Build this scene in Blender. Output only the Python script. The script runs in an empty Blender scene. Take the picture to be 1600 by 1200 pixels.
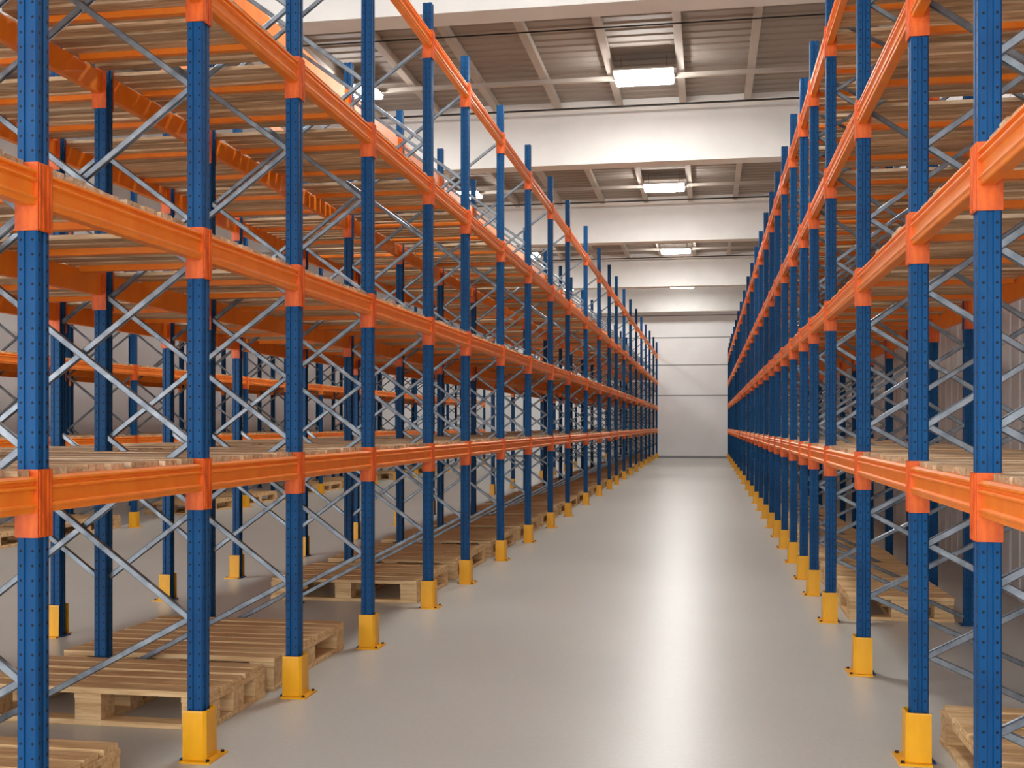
import bpy, math, random
from mathutils import Vector
random.seed(11)
sc = bpy.context.scene
COL = sc.collection

# ------------------------------------------------------------------ camera
F, VPX, HOR, CAMH = 1750.0, 1105.0, 664.0, 1.5
TH = math.atan((VPX - 800) / F); CT, ST = math.cos(TH), math.sin(TH)
cd = bpy.data.cameras.new('camera'); cam = bpy.data.objects.new('camera', cd); COL.objects.link(cam)
cam.location = (0, 0, CAMH); cam.rotation_euler = (math.pi / 2, 0, TH)
cd.sensor_width = 36; cd.lens = F / 1600 * 36; cd.shift_y = (HOR - 600) / 1600
cd.clip_start = .05; cd.clip_end = 200
sc.camera = cam

def y_from_px(px, x):
    """distance along the aisle of a post standing at x and seen at column px of the photo"""
    xl = -x
    return (F * xl / (CT * (VPX - px)) - xl * ST) / CT
def depth(x, y): return y * CT - x * ST

# ------------------------------------------------------------------ materials
def srgb(r, g, b):
    f = lambda c: (c / 255 / 12.92) if c / 255 <= .04045 else ((c / 255 + .055) / 1.055) ** 2.4
    return (f(r), f(g), f(b), 1)
class NT:
    def __init__(s, name):
        s.m = bpy.data.materials.new(name); s.m.use_nodes = True
        s.t = s.m.node_tree; s.b = s.t.nodes['Principled BSDF']
    def n(s, kind, **kw):
        nd = s.t.nodes.new(kind)
        for k, v in kw.items():
            if k in nd.inputs: nd.inputs[k].default_value = v
            else: setattr(nd, k, v)
        return nd
    def l(s, a, b): s.t.links.new(a, b)
    def math(s, op, a, b=None, c=None):
        nd = s.t.nodes.new('ShaderNodeMath'); nd.operation = op
        for i, v in enumerate((a, b, c)):
            if v is None: continue
            if isinstance(v, (int, float)): nd.inputs[i].default_value = v
            else: s.l(v, nd.inputs[i])
        return nd.outputs[0]
    def ramp(s, fac, stops):
        r = s.t.nodes.new('ShaderNodeValToRGB')
        while len(r.color_ramp.elements) < len(stops): r.color_ramp.elements.new(.5)
        for e, (p, c) in zip(r.color_ramp.elements, stops): e.position = p; e.color = c
        s.l(fac, r.inputs[0]); return r.outputs[0]
    def mix(s, fac, a, b, mode='MIX'):
        m = s.t.nodes.new('ShaderNodeMix'); m.data_type = 'RGBA'; m.blend_type = mode
        for v, i in ((fac, 0), (a, 6), (b, 7)):
            if isinstance(v, (int, float, tuple)): m.inputs[i].default_value = v
            else: s.l(v, m.inputs[i])
        return m.outputs[2]
    def set(s, **kw):
        for k, v in kw.items():
            k = k.replace('_', ' ')
            if isinstance(v, (int, float, tuple)): s.b.inputs[k].default_value = v
            else: s.l(v, s.b.inputs[k])
        return s
    def bump(s, h, strength, dist=.01):
        b = s.n('ShaderNodeBump', Strength=strength, Distance=dist)
        s.l(h, b.inputs['Height']); s.l(b.outputs[0], s.b.inputs['Normal'])
    def coords(s, scale=(1, 1, 1), kind='Object'):
        tc = s.n('ShaderNodeTexCoord'); mp = s.n('ShaderNodeMapping'); mp.inputs['Scale'].default_value = scale
        s.l(tc.outputs[kind], mp.inputs[0]); return mp.outputs[0]

M = {}
def paint(name, col, dark, rough=.42, scale=6.0, spec=.5, holes=False):
    t = NT(name)
    no = t.n('ShaderNodeTexNoise', Scale=scale, Detail=5.0, Roughness=.6); t.l(t.coords((1, 1, .4)), no.inputs['Vector'])
    c = t.ramp(no.outputs[0], [(.35, dark), (.62, col)])
    if holes:
        tc = t.n('ShaderNodeTexCoord'); sp = t.n('ShaderNodeSeparateXYZ'); t.l(tc.outputs['Object'], sp.inputs[0])
        ns = t.n('ShaderNodeSeparateXYZ'); t.l(tc.outputs['Normal'], ns.inputs[0])
        h = t.math('MULTIPLY', t.math('SUBTRACT', t.math('FRACT', t.math('DIVIDE', sp.outputs[2], .05)), .5), .05)
        h2 = t.math('POWER', h, 2)
        msk = None
        for a, b in ((1, 0), (0, 1)):
            u = t.math('SUBTRACT', t.math('ABSOLUTE', sp.outputs[a]), .022)
            d = t.math('SQRT', t.math('ADD', h2, t.math('POWER', u, 2)))
            k = t.math('MULTIPLY', t.math('LESS_THAN', d, .0062 if a == 1 else .0048),
                       t.math('GREATER_THAN', t.math('ABSOLUTE', ns.outputs[b]), .6))
            msk = k if msk is None else t.math('MAXIMUM', msk, k)
        c = t.mix(msk, c, srgb(6, 14, 30))
    t.set(Base_Color=c, Roughness=rough, Specular_IOR_Level=spec)
    t.bump(no.outputs[0], .08, .004)
    return t.m
M['blue'] = paint('blue_paint', srgb(0, 72, 122), srgb(0, 60, 106), holes=True, spec=.22, rough=.5)
M['blue_plain'] = paint('blue_foot_paint', srgb(0, 64, 120), srgb(0, 52, 104))
M['orange'] = paint('orange_paint', srgb(250, 140, 32), srgb(243, 124, 20), rough=.4)
M['orange_dark'] = paint('orange_connector_paint', srgb(226, 100, 18), srgb(192, 74, 10), rough=.5, scale=20)
M['yellow'] = paint('yellow_paint', srgb(232, 166, 6), srgb(214, 150, 4), rough=.4)
t = NT('galvanised_steel')
no = t.n('ShaderNodeTexNoise', Scale=14.0, Detail=4.0); t.l(t.coords(), no.inputs['Vector'])
t.set(Base_Color=t.ramp(no.outputs[0], [(.3, srgb(96, 102, 110)), (.7, srgb(140, 146, 152))]), Metallic=.7, Roughness=.34)
M['steel'] = t.m
t = NT('dark_bolt'); t.set(Base_Color=srgb(40, 26, 20), Metallic=.4, Roughness=.5); M['bolt'] = t.m

def wood(name, cols, sc_=(1.2, 16, 16), rough=.62):
    t = NT(name)
    geo = t.n('ShaderNodeNewGeometry'); oi = t.n('ShaderNodeObjectInfo')
    v = t.n('ShaderNodeVectorMath', operation='ADD')
    cmb = t.n('ShaderNodeCombineXYZ')
    r7 = t.math('MULTIPLY', geo.outputs['Random Per Island'], 37.0)
    t.l(r7, cmb.inputs[0]); t.l(r7, cmb.inputs[2]); t.l(t.math('MULTIPLY', oi.outputs['Random'], 20.), cmb.inputs[1])
    tc = t.n('ShaderNodeTexCoord'); t.l(tc.outputs['Object'], v.inputs[0]); t.l(cmb.outputs[0], v.inputs[1])
    mp = t.n('ShaderNodeMapping'); mp.inputs['Scale'].default_value = sc_; t.l(v.outputs[0], mp.inputs[0])
    no = t.n('ShaderNodeTexNoise', Scale=1.6, Detail=7.0, Roughness=.62, Distortion=1.1); t.l(mp.outputs[0], no.inputs['Vector'])
    g = t.ramp(no.outputs[0], [(.3, cols[0]), (.5, cols[1]), (.72, cols[2])])
    k = t.math('ADD', t.math('MULTIPLY', geo.outputs['Random Per Island'], .42), .68)
    kc = t.n('ShaderNodeCombineColor'); [t.l(k, kc.inputs[i]) for i in range(3)]
    t.set(Base_Color=t.mix(1.0, g, kc.outputs[0], 'MULTIPLY'), Roughness=rough, Specular_IOR_Level=.3)
    t.bump(no.outputs[0], .35, .006)
    return t.m
M['wood'] = wood('pallet_wood', (srgb(186, 144, 98), srgb(222, 184, 134), srgb(242, 212, 166)))
M['deck'] = wood('deck_wood', (srgb(150, 116, 82), srgb(206, 172, 134), srgb(236, 216, 188)))

t = NT('sealed_concrete')
co = t.coords((1, 1, 1))
n1 = t.n('ShaderNodeTexNoise', Scale=.45, Detail=6.0, Roughness=.6); t.l(co, n1.inputs['Vector'])
n2 = t.n('ShaderNodeTexNoise', Scale=38.0, Detail=3.0); t.l(co, n2.inputs['Vector'])
c1 = t.ramp(n1.outputs[0], [(.3, srgb(187, 187, 181)), (.7, srgb(197, 197, 191))])
c2 = t.ramp(n2.outputs[0], [(.3, (.93, .93, .93, 1)), (.7, (1, 1, 1, 1))])
t.set(Base_Color=t.mix(1.0, c1, c2, 'MULTIPLY'),
      Roughness=t.math('ADD', t.math('MULTIPLY', n1.outputs[0], .10), .27), Specular_IOR_Level=.4)
t.bump(n2.outputs[0], .06, .002)
M['floor'] = t.m
def plain(name, a, b, rough=.6, scale=1.2):
    t = NT(name); no = t.n('ShaderNodeTexNoise', Scale=scale, Detail=5.0); t.l(t.coords(), no.inputs['Vector'])
    t.set(Base_Color=t.ramp(no.outputs[0], [(.3, a), (.7, b)]), Roughness=rough, Specular_IOR_Level=.35)
    t.bump(no.outputs[0], .05, .01); return t.m
M['wall'] = plain('white_wall_panel', srgb(238, 239, 240), srgb(244, 245, 246))
M['concrete'] = plain('white_painted_concrete', srgb(226, 224, 221), srgb(236, 234, 231))
M['roof'] = plain('grey_roof_sheet', srgb(146, 137, 129), srgb(158, 149, 141), scale=.6)
M['rib'] = plain('beige_steel_purlin', srgb(176, 166, 156), srgb(188, 178, 168))
M['greywall'] = plain('grey_metal_panel', srgb(206, 206, 206), srgb(216, 216, 216), rough=.5)
M['seam'] = plain('grey_joint', srgb(140, 140, 142), srgb(150, 150, 152))
M['cable'] = plain('dark_cable', srgb(40, 38, 38), srgb(52, 50, 48))
t = NT('lamp_light'); t.set(Base_Color=(1, 1, 1, 1), Emission_Color=(1, .99, .955, 1), Emission_Strength=42.0); M['lamp'] = t.m
t = NT('soft_lamp_light'); t.set(Base_Color=(1, 1, 1, 1), Emission_Color=(1, .99, .955, 1), Emission_Strength=28.0); M['softlamp'] = t.m
M['lampbody'] = plain('lamp_housing', srgb(214, 212, 208), srgb(224, 222, 218))

# ------------------------------------------------------------------ mesh building
class MB:
    def __init__(s): s.v = []; s.f = []
    def box(s, x0, x1, y0, y1, z0, z1):
        b = len(s.v)
        s.v += [(x, y, z) for z in (z0, z1) for y in (y0, y1) for x in (x0, x1)]
        s.f += [tuple(b + i for i in q) for q in ((0, 2, 3, 1), (4, 5, 7, 6), (0, 1, 5, 4), (2, 6, 7, 3), (0, 4, 6, 2), (1, 3, 7, 5))]
        return s
    def cbox(s, x0, x1, y0, y1, z0, z1, c=.003):
        """box with chamfered vertical edges and top rim"""
        def ring(ins, z): 
            a, b_, e, f_ = x0 + ins, x1 - ins, y0 + ins, y1 - ins
            return [(a + c, e, z), (b_ - c, e, z), (b_, e + c, z), (b_, f_ - c, z), (b_ - c, f_, z), (a + c, f_, z), (a, f_ - c, z), (a, e + c, z)]
        rings = [ring(c, z0), ring(0, z0 + c), ring(0, z1 - c), ring(c, z1)]
        b = len(s.v)
        for r in rings: s.v += r
        for k in range(3):
            for i in range(8):
                j = (i + 1) % 8
                s.f.append((b + 8 * k + i, b + 8 * k + j, b + 8 * k + 8 + j, b + 8 * k + 8 + i))
        s.f.append(tuple(b + i for i in range(7, -1, -1))); s.f.append(tuple(b + 24 + i for i in range(8)))
        return s
    def prism(s, prof, axis, a, e):
        """extrude closed profile; axis z: prof=(x,y); axis y: prof=(x,z)"""
        b = len(s.v); n = len(prof)
        for w in (a, e):
            for p, q in prof: s.v.append((p, q, w) if axis == 'z' else (p, w, q))
        for i in range(n):
            j = (i + 1) % n; s.f.append((b + i, b + j, b + n + j, b + n + i))
        s.f.append(tuple(b + i for i in range(n - 1, -1, -1))); s.f.append(tuple(b + n + i for i in range(n)))
        return s
    def bar(s, p, q, prof):
        """profile [(u,v)] swept from p to q; u along world y, v the rest"""
        p, q = Vector(p), Vector(q); d = (q - p).normalized()
        u = Vector((0, 1, 0)); 
        if abs(d.y) > .9: u = Vector((0, 0, 1))
        v = d.cross(u).normalized(); u = v.cross(d).normalized()
        b = len(s.v); n = len(prof)
        for c in (p, q):
            for a, e in prof: s.v.append(tuple(c + u * a + v * e))
        for i in range(n):
            j = (i + 1) % n; s.f.append((b + i, b + j, b + n + j, b + n + i))
        s.f.append(tuple(b + i for i in range(n - 1, -1, -1))); s.f.append(tuple(b + n + i for i in range(n)))
        return s
    def mesh(s, name, mat):
        me = bpy.data.meshes.new(name); me.from_pydata(s.v, [], s.f); me.materials.append(M[mat])
        import bmesh
        bm = bmesh.new(); bm.from_mesh(me); bmesh.ops.recalc_face_normals(bm, faces=bm.faces); bm.to_mesh(me); bm.free()
        return me
    def obj(s, name, mat, parent=None, loc=(0, 0, 0)):
        return link(name, s.mesh(name, mat), parent, loc)
def link(name, me, parent=None, loc=(0, 0, 0)):
    o = bpy.data.objects.new(name, me); COL.objects.link(o); o.location = loc
    if parent: o.parent = parent
    return o
def tag(o, label, cat, group=None, kind=None):
    o['label'] = label; o['category'] = cat
    if group: o['group'] = group
    if kind: o['kind'] = kind
    return o
def thing(name, label, cat, loc=(0, 0, 0), group=None): return tag(link(name, None, None, loc), label, cat, group)
def struct(name, mb, mat, label=None):
    o = mb.obj(name, mat); o['kind'] = 'structure'
    if label: o['label'] = label
    return o
def circ(r, n): return [(r * math.cos(2 * math.pi * i / n), r * math.sin(2 * math.pi * i / n)) for i in range(n)]
ORD = ('first second third fourth fifth sixth seventh eighth ninth tenth eleventh twelfth thirteenth fourteenth fifteenth '
       'sixteenth seventeenth eighteenth nineteenth twentieth twenty-first twenty-second twenty-third twenty-fourth twenty-fifth').split()

# ------------------------------------------------------------------ the hall
YB, YE = -6.0, 51.2
XL, XR = -12.9, 2.62
ROOF = 7.72
struct('floor', MB().box(XL - .1, XR + .1, YB, YE + .1, -.1, 0), 'floor')
w = MB().box(XL, XR, YE, YE + .2, 0, ROOF)
struct('wall_back', w, 'wall')
w = MB(); y = YB
while y < YE:
    w.box(XL - .2, XL, y + .01, min(y + 2.4, YE), 0, ROOF); y += 2.4
w.box(XL - .25, XL - .05, YB, YE, 0, ROOF)
struct('wall_left', w, 'wall')
w = MB(); y = YB                       # ribbed metal sheet behind the right rack
while y < YE:
    w.prism([(XR, y), (XR + .2, y), (XR + .2, y + .3), (XR, y + .3), (XR, y + .255), (XR + .03, y + .24), (XR + .03, y + .21), (XR, y + .195)], 'z', 0, ROOF)
    y += .3
struct('wall_right', w, 'greywall')
prof = []; n = 0
y = YB; c = MB()
pts = []
while y < YE:
    pts += [(y, ROOF), (y + .16, ROOF), (y + .19, ROOF + .022), (y + .27, ROOF + .022)]; y += .3
b = 0
for yy, zz in pts: c.v += [(XL - .2, yy, zz), (XR + .2, yy, zz), (XL - .2, yy, zz + .1), (XR + .2, yy, zz + .1)]
for i in range(len(pts) - 1):
    k = 4 * i; c.f += [(k, k + 4, k + 5, k + 1), (k + 2, k + 3, k + 7, k + 6)]
struct('ceiling', c, 'roof')
# joints of the end wall and its foot rail
k = 1
for z in (6.45, 5.45, 4.21, 2.83):
    struct('trim_%d' % k, MB().box(XL, XR, YE - .006, YE + .01, z - .022, z + .022), 'seam'); k += 1
struct('trim_%d' % k, MB().box(XL, XR, YE - .02, YE, 0, .10), 'seam'); k += 1
# deep white beams across the hall
BEAMS = [3.4, 13.55, 21.75, 31.1, 41.2, 50.35]
for yb in BEAMS:
    p = [(yb - .22, 6.53), (yb + .22, 6.53), (yb + .22, ROOF + .02), (yb + .30, ROOF + .02), (yb + .30, ROOF + .06), (yb - .30, ROOF + .06), (yb - .30, 7.62), (yb - .22, 7.56)]
    m = MB(); nb = len(p)
    for xx in (XL, XR): m.v += [(xx, a, z) for a, z in p]
    for i in range(nb):
        j = (i + 1) % nb; m.f.append((i, j, nb + j, nb + i))
    m.f += [tuple(range(nb)), tuple(range(2 * nb - 1, nb - 1, -1))]
    struct('trim_%d' % k, m, 'concrete'); k += 1
# purlins along the hall
x = XL + .55
while x < XR:
    struct('trim_%d' % k, MB().prism([(x - .065, ROOF - .14), (x + .065, ROOF - .14), (x + .065, ROOF - .11), (x + .05, ROOF - .1), (x + .05, ROOF + .01), (x - .05, ROOF + .01), (x - .05, ROOF - .1), (x - .065, ROOF - .11)], 'y', YB, YE), 'rib')
    k += 1; x += 1.19
# lamps hanging from conduit rails
LAMPD = [9.6, 18.9, 27.7, 37.8, 47.4]
LAMPX = -1.05
rowname = {0: 'over the aisle'}
lm_body = MB().cbox(-.50, .50, -.36, .36, .02, .06, .012).mesh('lamp_housing', 'lampbody')
lm_diff = MB().cbox(-.485, .485, -.35, .35, -.03, .02, .012).mesh('lamp_diffuser', 'lamp')
lm_soft = lm_diff.copy(); lm_soft.materials[0] = M['softlamp']
def lamp(x, y, label, grp):
    t_ = thing('ceiling_lamp', label, 'ceiling lamp', (x, y, 7.36), grp)
    link('lamp_housing', lm_body, t_); d = link('lamp_diffuser', lm_soft if x < -3 or y > 45 else lm_diff, t_); d['label'] = 'white glowing diffuser'
    for sx in (-.38, .38):
        MB().bar((sx, 0, .06), (sx, 0, .38), circ(.008, 6)).obj('hanging_rod', 'steel', t_)
LN = ['nearest to the camera, above the top of the photo', 'largest and nearest in view, between the first two deep white beams',
      'second nearest in view, beyond the second deep white beam', 'third nearest in view, beyond the third white beam',
      'farthest and smallest, close to the end wall']
for i, D in enumerate(LAMPD):
    y = (D + LAMPX * ST) / CT
    lamp(LAMPX, y, 'bright rectangular ceiling lamp, ' + LN[i], 'ceiling lamps over the aisle')
    for j, x in enumerate((-6.2,)):  # extra row added as fill light for the left side, not observed fixtures
        lamp(x, y, 'added fill lamp above the left racking, beside the ' + ('aisle lamp ' + ['nearest the camera', 'largest in view', 'second nearest in view', 'third nearest in view', 'closest to the end wall'][i]) + (', far row' if j else ''), 'added fill lamps over the left racking')
    tag(MB().bar((XL + .02, y + .42, 7.50), (XR - .02, y + .42, 7.50), [(-.04, -.035), (.04, -.035), (.04, .035), (-.04, .035)]).obj('conduit_rail', 'rib'),
        'pale steel rail across the ceiling behind the ' + ['', 'largest', 'second', 'third', 'farthest'][i] + ' row of lamps' if i else 'pale steel rail across the ceiling nearest to the camera', 'rail')
    if i in (1, 2, 3):
        tag(MB().bar((XL, y - 2.1, 7.50), (XR, y - 2.1, 7.50), circ(.012, 8)).obj('suspension_cable', 'cable'),
            'thin dark cable across the ceiling in front of the ' + ['', 'largest', 'second', 'third'][i] + ' ceiling lamp', 'cable')
        tag(MB().bar((XL + .02, y + 2.0, 7.46), (XR - .02, y + 2.0, 7.46), circ(.019, 8)).obj('ceiling_pipe', 'cable'),
            'dark pipe under the roof sheets just beyond the ' + ['', 'largest', 'second', 'third'][i] + ' ceiling lamp', 'pipe')

# ------------------------------------------------------------------ racking
W = .038      # half a post
def post_profile(w=W, g=.011, d=.007, c=.006):
    q = [(w, -w + c), (w, -g), (w - d, -g + .003), (w - d, g - .003), (w, g), (w, w - c), (w - c, w)]
    r = []
    for k_ in range(4):
        a = k_ * math.pi / 2; ca, sa = round(math.cos(a)), round(math.sin(a))
        r += [(ca * x - sa * y, sa * x + ca * y) for x, y in q]
    return r
PP = post_profile()
post_mesh = {}
def get_post(h):
    h = round(h, 2)
    if h not in post_mesh: post_mesh[h] = MB().prism(PP, 'z', .008, h).mesh('post', 'blue')
    return post_mesh[h]
foot_mesh = MB().cbox(-.065, .065, -.055, .055, 0, .01, .002).mesh('base_plate', 'blue_plain')
bc = [(-.012, -.011), (-.007, -.015), (.007, -.015), (.012, -.011), (.012, .011), (.007, .015), (.004, .006), (-.004, .006), (-.007, .015), (-.012, .011)]

def guard_mesh():
    m = MB(); h = .225; a, th = .062, .006
    # U shaped sleeve open towards the rack (local +x is the aisle side), slightly wider at the foot
    def ring(z, e):
        A = a + e
        return [(A, -A + .012, z), (A, A - .012, z), (A - .012, A, z), (-.045, A, z), (-.045, A - th, z), (A - th - .008, A - th, z), (A - th, A - th - .008, z),
                (A - th, -A + th + .008, z), (A - th - .008, -A + th, z), (-.045, -A + th, z), (-.045, -A, z), (A - .012, -A, z)]
    rs = [ring(.008, .003), ring(h - .008, 0), ring(h, -.002)]
    n_ = 12
    for r in rs: m.v += r
    for k_ in range(2):
        for i in range(n_):
            j = (i + 1) % n_; m.f.append((n_ * k_ + i, n_ * k_ + j, n_ * k_ + n_ + j, n_ * k_ + n_ + i))
    m.f += [tuple(range(n_ - 1, -1, -1)), tuple(2 * n_ + i for i in range(n_))]
    return m.mesh('guard_sleeve', 'yellow')
GM = guard_mesh()
GF = MB()
for b_ in ((.060, .098, -.098, .098), (-.045, .060, .060, .098), (-.045, .060, -.098, -.060)): GF.box(b_[0], b_[1], b_[2], b_[3], 0, .009)
GF = GF.mesh('guard_flange', 'yellow')
GB = MB().prism(circ(.009, 6), 'z', .009, .018).mesh('anchor_bolt', 'bolt')

def frame(label, x0, y, xs, h, nodes, sgn, guards, group, name='upright_frame', small=False):
    """xs: offsets of the posts from the aisle post, away from the aisle (sgn gives the direction)"""
    t_ = thing(name, label, 'upright frame', (x0, y, 0), group)
    for xo in xs:
        link('post', get_post(h), t_, (sgn * xo, 0, 0)); link('base_plate', foot_mesh, t_, (sgn * xo, 0, 0))
    for k_ in range(len(xs) - 1):
        a, e = sgn * (xs[k_] + W - .004), sgn * (xs[k_ + 1] - W + .004)
        for i in range(len(nodes) - 1):
            z0, z1 = nodes[i], nodes[i + 1]
            if z1 > h - .1: break
            if k_ == 0:
                if i: MB().bar((a, -.012, z0), (e, -.012, z1), bc).obj('brace', 'steel', t_)
                MB().bar((a, .014, z1), (e, .014, z0), bc).obj('brace', 'steel', t_)
            elif i % 2 and i + 2 < len(nodes):
                p, q = ((a, 0, z0), (e, 0, z1)) if i % 4 == 1 else ((a, 0, z1), (e, 0, z0))
                MB().bar(p, q, bc).obj('brace', 'steel', t_)
    return t_

def beam_profile():
    # outward face is +x at .0; height .125 about z=0
    return [(-.050, -.0625), (-.006, -.0625), (-.003, -.058), (-.003, -.046), (.004, -.040), (.004, -.034), (-.010, -.028), (-.010, .014), (.004, .021), (.004, .027),
            (-.009, .033), (-.009, .042), (.003, .047), (.003, .054), (-.012, .0625), (-.050, .0625)]
BP = beam_profile()
def conn_mesh(end):
    """end = -1: the connector at the camera end of the beam, hooked on the far face of the near post"""
    m = MB(); s = end
    m.box(-2 * W - .003, .006, *sorted((s * .000, s * -.005)), -.145, .085)                        # plate against the post's side
    m.box(.001, .006, *sorted((s * -.001, s * .0385)), -.145, .085)                                 # wing on the post's outer face
    m.box(.006, .010, *sorted((s * .004, s * .010)), -.14, .08)                                     # pressed rib
    m.box(.006, .010, *sorted((s * .022, s * .028)), -.14, .08)
    return m
CM = {e: conn_mesh(e).mesh('connector', 'orange_dark') for e in (-1, 1)}
BOLT = MB()
for z in (-.12, -.09): BOLT.bar((-.03, 0, z), (-.03, .006, z), circ(.006, 6))

def add_beam(x, sgn_out, y0, y1, zc, label, group):
    """beam between posts at y0 and y1; outward face at x + sgn_out*(W+.002)"""
    a, b = y0 + W + .001, y1 - W - .001
    t_ = thing('load_beam', label, 'beam', (x + sgn_out * (W + .001), (a + b) / 2, zc), group)
    L = (b - a) / 2
    prof = BP if sgn_out > 0 else [(-p, q) for p, q in BP]
    MB().prism(prof, 'y', -L + .005, L - .005).obj('beam_rail', 'orange', t_)
    for e in (-1, 1):
        o = link('connector', CM[e], t_, (0, e * L, 0))
        if sgn_out < 0: o.scale.x = -1
    return t_
def beam_raw(m, x, so, y0, y1, zc):
    prof = [(x + so * (W + .001) + so * p, zc + q) for p, q in BP]
    m.prism(prof, 'y', y0 + W, y1 - W)
    for e, yy in ((-1, y0 + W), (1, y1 - W)):
        xs_ = sorted((x - so * W, x + so * (W + .007)))
        m.box(xs_[0], xs_[1], *sorted((yy + e * -.004, yy + e * .0)), zc - .145, zc + .085)
        xs_ = sorted((x + so * (W + .001), x + so * (W + .007)))
        m.box(xs_[0], xs_[1], *sorted((yy, yy + e * .037)), zc - .145, zc + .085)
def deck_boards(m, x0, x1, L, rnd, zt=0):
    y = -L + rnd.uniform(0, .02)
    while y < L - .06:
        wd = min(rnd.uniform(.085, .125), L - y)
        dz = rnd.uniform(0, .007)
        m.box(x0 + rnd.uniform(0, .03), x1 - rnd.uniform(0, .03), y, y + wd, zt, zt + .020 + dz)
        y += wd + rnd.uniform(.014, .05)
def add_deck(xa, xb, y0, y1, z, label, group, rnd):
    L = (y1 - y0) / 2 - .052
    t_ = thing('timber_deck', label, 'shelf deck', ((xa + xb) / 2, (y0 + y1) / 2, z), group)
    h = abs(xb - xa) / 2
    m = MB(); deck_boards(m, -h, h, L, rnd); m.obj('deck_boards', 'deck', t_)
    for f_ in (-.5, .5):
        MB().box(-h + .052, h - .052, L * f_ - .02, L * f_ + .02, -.03, 0).obj('support_bar', 'orange', t_)
    return t_

LP = [52, 310, 460, 575, 669, 727, 782, 825, 860, 887, 915, 936, 952, 963, 975, 985, 994, 1002, 1009, 1015, 1021, 1026]
RP = [1543, 1435, 1349, 1298, 1272, 1256, 1240, 1226, 1215, 1206, 1197, 1189, 1182, 1175, 1169, 1163, 1158, 1154, 1150, 1147, 1144, 1142, 1140, 1138]
XA, XRT = -2.26, .93
XC = -8.3
LY = [1.75] + [y_from_px(p, XA) for p in LP]
RY = [2.0] + [y_from_px(p, XRT) for p in RP]
CY = [9.2 + 2.02 * i for i in range(17)]
LXS = (0, 1.15, 2.29); RXS = (0, 1.0); CXS = (0, 1.1, 2.25)
LLEV = [1.235, 2.27, 3.42, 4.62]; RLEV = [1.225, 2.33, 3.34, 4.42]
lnodes = [.06, .63, 1.43, 2.23, 3.03, 3.83, 4.63]
rnodes = [.06, .47, .97, 1.5, 2.1, 2.75, 3.4, 4.05, 4.6]
RACKS = [
    dict(n='left rack', ys=LY, x=XA, sgn=-1, xs=LXS, lev=LLEV, nodes=lnodes, off=1, rows=('aisle face', 'middle line', 'outer face'), halves=('aisle half', 'outer half'), gset=('a',)),
    dict(n='right rack', ys=RY, x=XRT, sgn=1, xs=RXS, lev=RLEV, nodes=rnodes, off=1, rows=('aisle face', 'wall face'), halves=('',), gset=('a',)),
    dict(n='left wall rack', ys=CY, x=XC, sgn=-1, xs=CXS, lev=LLEV, nodes=lnodes, off=0, rows=('near face', 'middle line', 'wall face'), halves=('near half', 'wall half'), gset=('a',)),
]
def bayname(r, i):
    """words for the bay between frame i and i+1"""
    i -= r['off']
    if i < 0: return 'nearest bay before the first frame, ' + r['n']
    return 'between the %s and %s frames, %s' % (ORD[i], ORD[i + 1], r['n'])
LVN = ('lowest level', 'second level', 'third level', 'top level')
beams, decks = [], []
rnd = random.Random(4)
for r in RACKS:
    ys = r['ys']
    for i, y in enumerate(ys):
        D = depth(r['x'], y)
        if r is RACKS[0]: h = 4.95 + .30 * min(1, max(0, (D - 9) / 12))
        elif r is RACKS[1]: h = 4.86 + .1 * min(1, D / 45)
        else: h = 5.0
        j = i - r['off']
        gname = 'upright frames of the ' + r['n']
        if j < 0: lab = 'blue upright frame just outside the photo, nearest bay of the ' + r['n']
        else: lab = '%s blue upright frame from the camera in the %s' % (ORD[j], r['n'])
        frame(lab, r['x'], y, r['xs'], h, r['nodes'], r['sgn'], None, gname)
        # yellow guards
        gl = [(r['x'], -r['sgn'], 'aisle-side' if r is not RACKS[2] else 'near')]
        if r is RACKS[0]: gl.append((r['x'] - r['xs'][2], -1, 'outer'))
        for gx, so, wd in gl:
            if r is RACKS[0] and wd == 'outer' and j < 1: continue
            g = thing('post_guard', ('yellow guard at the foot of the %s %s post, %s' % (ORD[j], wd, r['n'])) if j >= 0 else
                      'yellow post guard just outside the photo, nearest bay of the ' + r['n'], 'post guard', (gx, y, .0), 'yellow guards along the ' + r['n'])
            a = link('guard_sleeve', GM, g); b = link('guard_flange', GF, g)
            bolts = [link('anchor_bolt', GB, g, (so * .08, q, 0)) for q in (-.078, .078)] if D < 16 else []
            if so < 0: a.scale.x = -1; b.scale.x = -1
        if i + 1 < len(ys):
            y1 = ys[i + 1]
            for li, z in enumerate(r['lev']):
                zc = z + .03
                for ri, xo in enumerate(r['xs']):
                    so = -r['sgn'] if ri == 0 else r['sgn']
                    lab = 'orange beam, %s, %s, %s' % (LVN[li], r['rows'][ri], bayname(r, i))
                    pen = 1 + .45 * ri + (.6 if r is RACKS[2] else 0)
                    beams.append((max(D, 1.5) * pen, r['x'] + r['sgn'] * xo, so, y, y1, zc, lab, 'orange beams of the ' + r['n']))
                for hi in range(len(r['xs']) - 1 if (r is RACKS[1] or li < 3) else 0):
                    # boards rest on the beams' tops
                    xa = r['x'] + r['sgn'] * (r['xs'][hi] + (-W + .012 if hi == 0 else .003)); xb = r['x'] + r['sgn'] * (r['xs'][hi + 1] + (W - .012 if hi == len(r['xs']) - 2 else -.003))
                    pen = 1 + .45 * hi + (.6 if r is RACKS[2] else 0)
                    lab = 'slatted timber deck, %s, %s%s' % (LVN[li], (r['halves'][hi] + ', ') if r['halves'][hi] else '', bayname(r, i))
                    decks.append((max(D, 1.5) * pen, xa, xb, y, y1, zc + .0627, lab, 'timber decks of the ' + r['n']))
beams.sort(key=lambda b: b[0]); decks.sort(key=lambda b: b[0])
NB = 296
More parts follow.
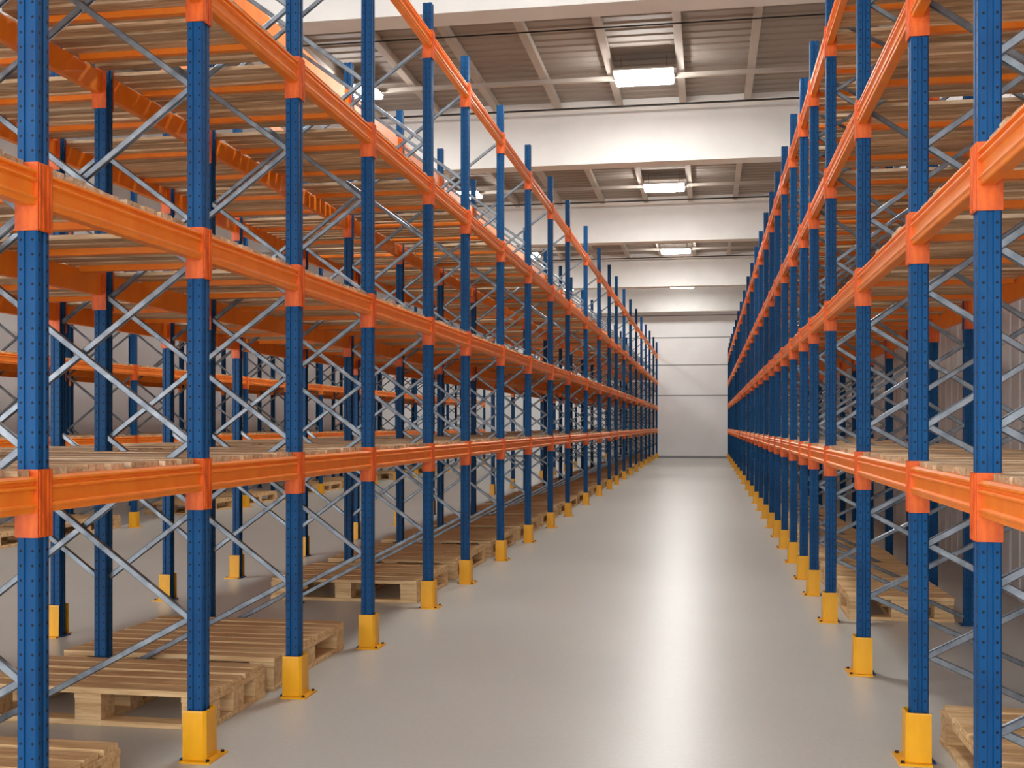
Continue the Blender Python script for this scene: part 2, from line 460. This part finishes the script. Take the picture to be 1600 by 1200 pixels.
for b in beams[:NB]: add_beam(*b[1:])
m = MB()
for b in beams[NB:]: beam_raw(m, *b[1:6])
tag(m.obj('load_beam', 'orange'), 'mass of small orange beams toward the far ends of the racks', 'beam', None, 'stuff')
for d in decks[:NB]: add_deck(*d[1:], rnd)
m = MB()
for d in decks[NB:]:
    _, xa, xb, y0, y1, z, lab, g = d
    xa, xb = min(xa, xb), max(xa, xb); yc = (y0 + y1) / 2
    mm = MB(); deck_boards(mm, xa, xb, (y1 - y0) / 2 - .052, rnd, z); b0 = len(m.v)
    m.v += [(vx, vy + yc, vz) for vx, vy, vz in mm.v]; m.f += [tuple(b0 + q for q in f_) for f_ in mm.f]
if m.v: tag(m.obj('timber_deck', 'deck'), 'mass of small timber decks toward the far ends of the racks', 'shelf deck', None, 'stuff')

# ------------------------------------------------------------------ pallets
def pallet(x0, x1, y0, y1, label, group, h=.185):
    cx, cy = (x0 + x1) / 2, (y0 + y1) / 2
    t_ = thing('pallet', label, 'pallet', (cx, cy, 0), group)
    a, b = (x1 - x0) / 2, (y1 - y0) / 2
    bt = .027
    n_ = max(5, int(2 * b / .125)); pitch = 2 * b / n_
    for i in range(n_):
        yy = -b + i * pitch; r_ = rnd.uniform(.014, .034)
        MB().cbox(-a + rnd.uniform(0, .012), a - rnd.uniform(0, .012), yy + .002, yy + pitch - r_, h - bt, h + rnd.uniform(-.001, .004), .003).obj('top_board', 'wood', t_)
    bw = .155 if a > .35 else .10
    for k_, xx in enumerate((-a, -bw / 2, a - bw)):
        MB().cbox(xx + .004, xx + bw - .004, -b, b, h - 2 * bt, h - bt, .002).obj('stringer_board', 'wood', t_)
        MB().cbox(xx + .004, xx + bw - .004, -b, b, 0, bt, .002).obj('bottom_board', 'wood', t_)
        for yy in (-b, -.07, b - .14):
            MB().cbox(xx + .006, xx + bw - .006, yy + .003, yy + .137, bt, h - 2 * bt, .002).obj('block', 'wood', t_)
    for yy in (-b, b - .1):
        MB().cbox(-a, a, yy + .001, yy + .099, .0005, bt + .001, .002).obj('bottom_board', 'wood', t_)
    return t_
def pal(r, i, ya=None, yb=None, x0=None, x1=None):
    ys = r['ys']; ya = ys[i] + .2 if ya is None else ya; yb = ys[i + 1] - .12 if yb is None else yb
    xa = r['x'] + r['sgn'] * .14; xb = r['x'] + r['sgn'] * (r['xs'][1] - .08)
    if r is RACKS[0]: xb = -3.70
    xa, xb = min(xa, xb), max(xa, xb)
    pallet(xa if x0 is None else x0, xb if x1 is None else x1, ya, yb, 'wooden pallet on the floor, ' + bayname(r, i), 'floor pallets under the ' + r['n'])
L_, R_, C_ = RACKS
def yD(D, x): return (D + x * ST) / CT
pal(L_, 1, LY[1] + .15, yD(4.66, -2.4))
pal(L_, 2, yD(5.50, -2.5), LY[3] - .06)
pal(L_, 3, LY[3] + .06, LY[4] - .08)
pal(L_, 5, LY[5] + .18, LY[6] - .10)
for i in range(6, len(LY) - 1): pal(L_, i)
pal(R_, 1, RY[1] + .1, yD(5.30, 1.0), x0=1.08, x1=1.56)
for i in range(4, len(RY) - 1): pal(R_, i, RY[i] + .09, RY[i + 1] - .09)
for i in (1, 2, 4, 5, 7, 8, 10, 12): pal(C_, i)

# ------------------------------------------------------------------ light
wd = bpy.data.worlds.new('world'); sc.world = wd; wd.use_nodes = True
bg = wd.node_tree.nodes['Background']; bg.inputs[0].default_value = (.96, .98, 1, 1); bg.inputs[1].default_value = 2.4
sc.view_settings.view_transform = 'Standard'; sc.view_settings.look = 'None'
sc.view_settings.gamma = 1; sc.view_settings.exposure = 1.35; sc.view_settings.use_curve_mapping = False
sc.cycles.use_denoising = True
sc.cycles.max_bounces = 8; sc.cycles.diffuse_bounces = 5; sc.cycles.glossy_bounces = 4
sc.cycles.sample_clamp_indirect = 6
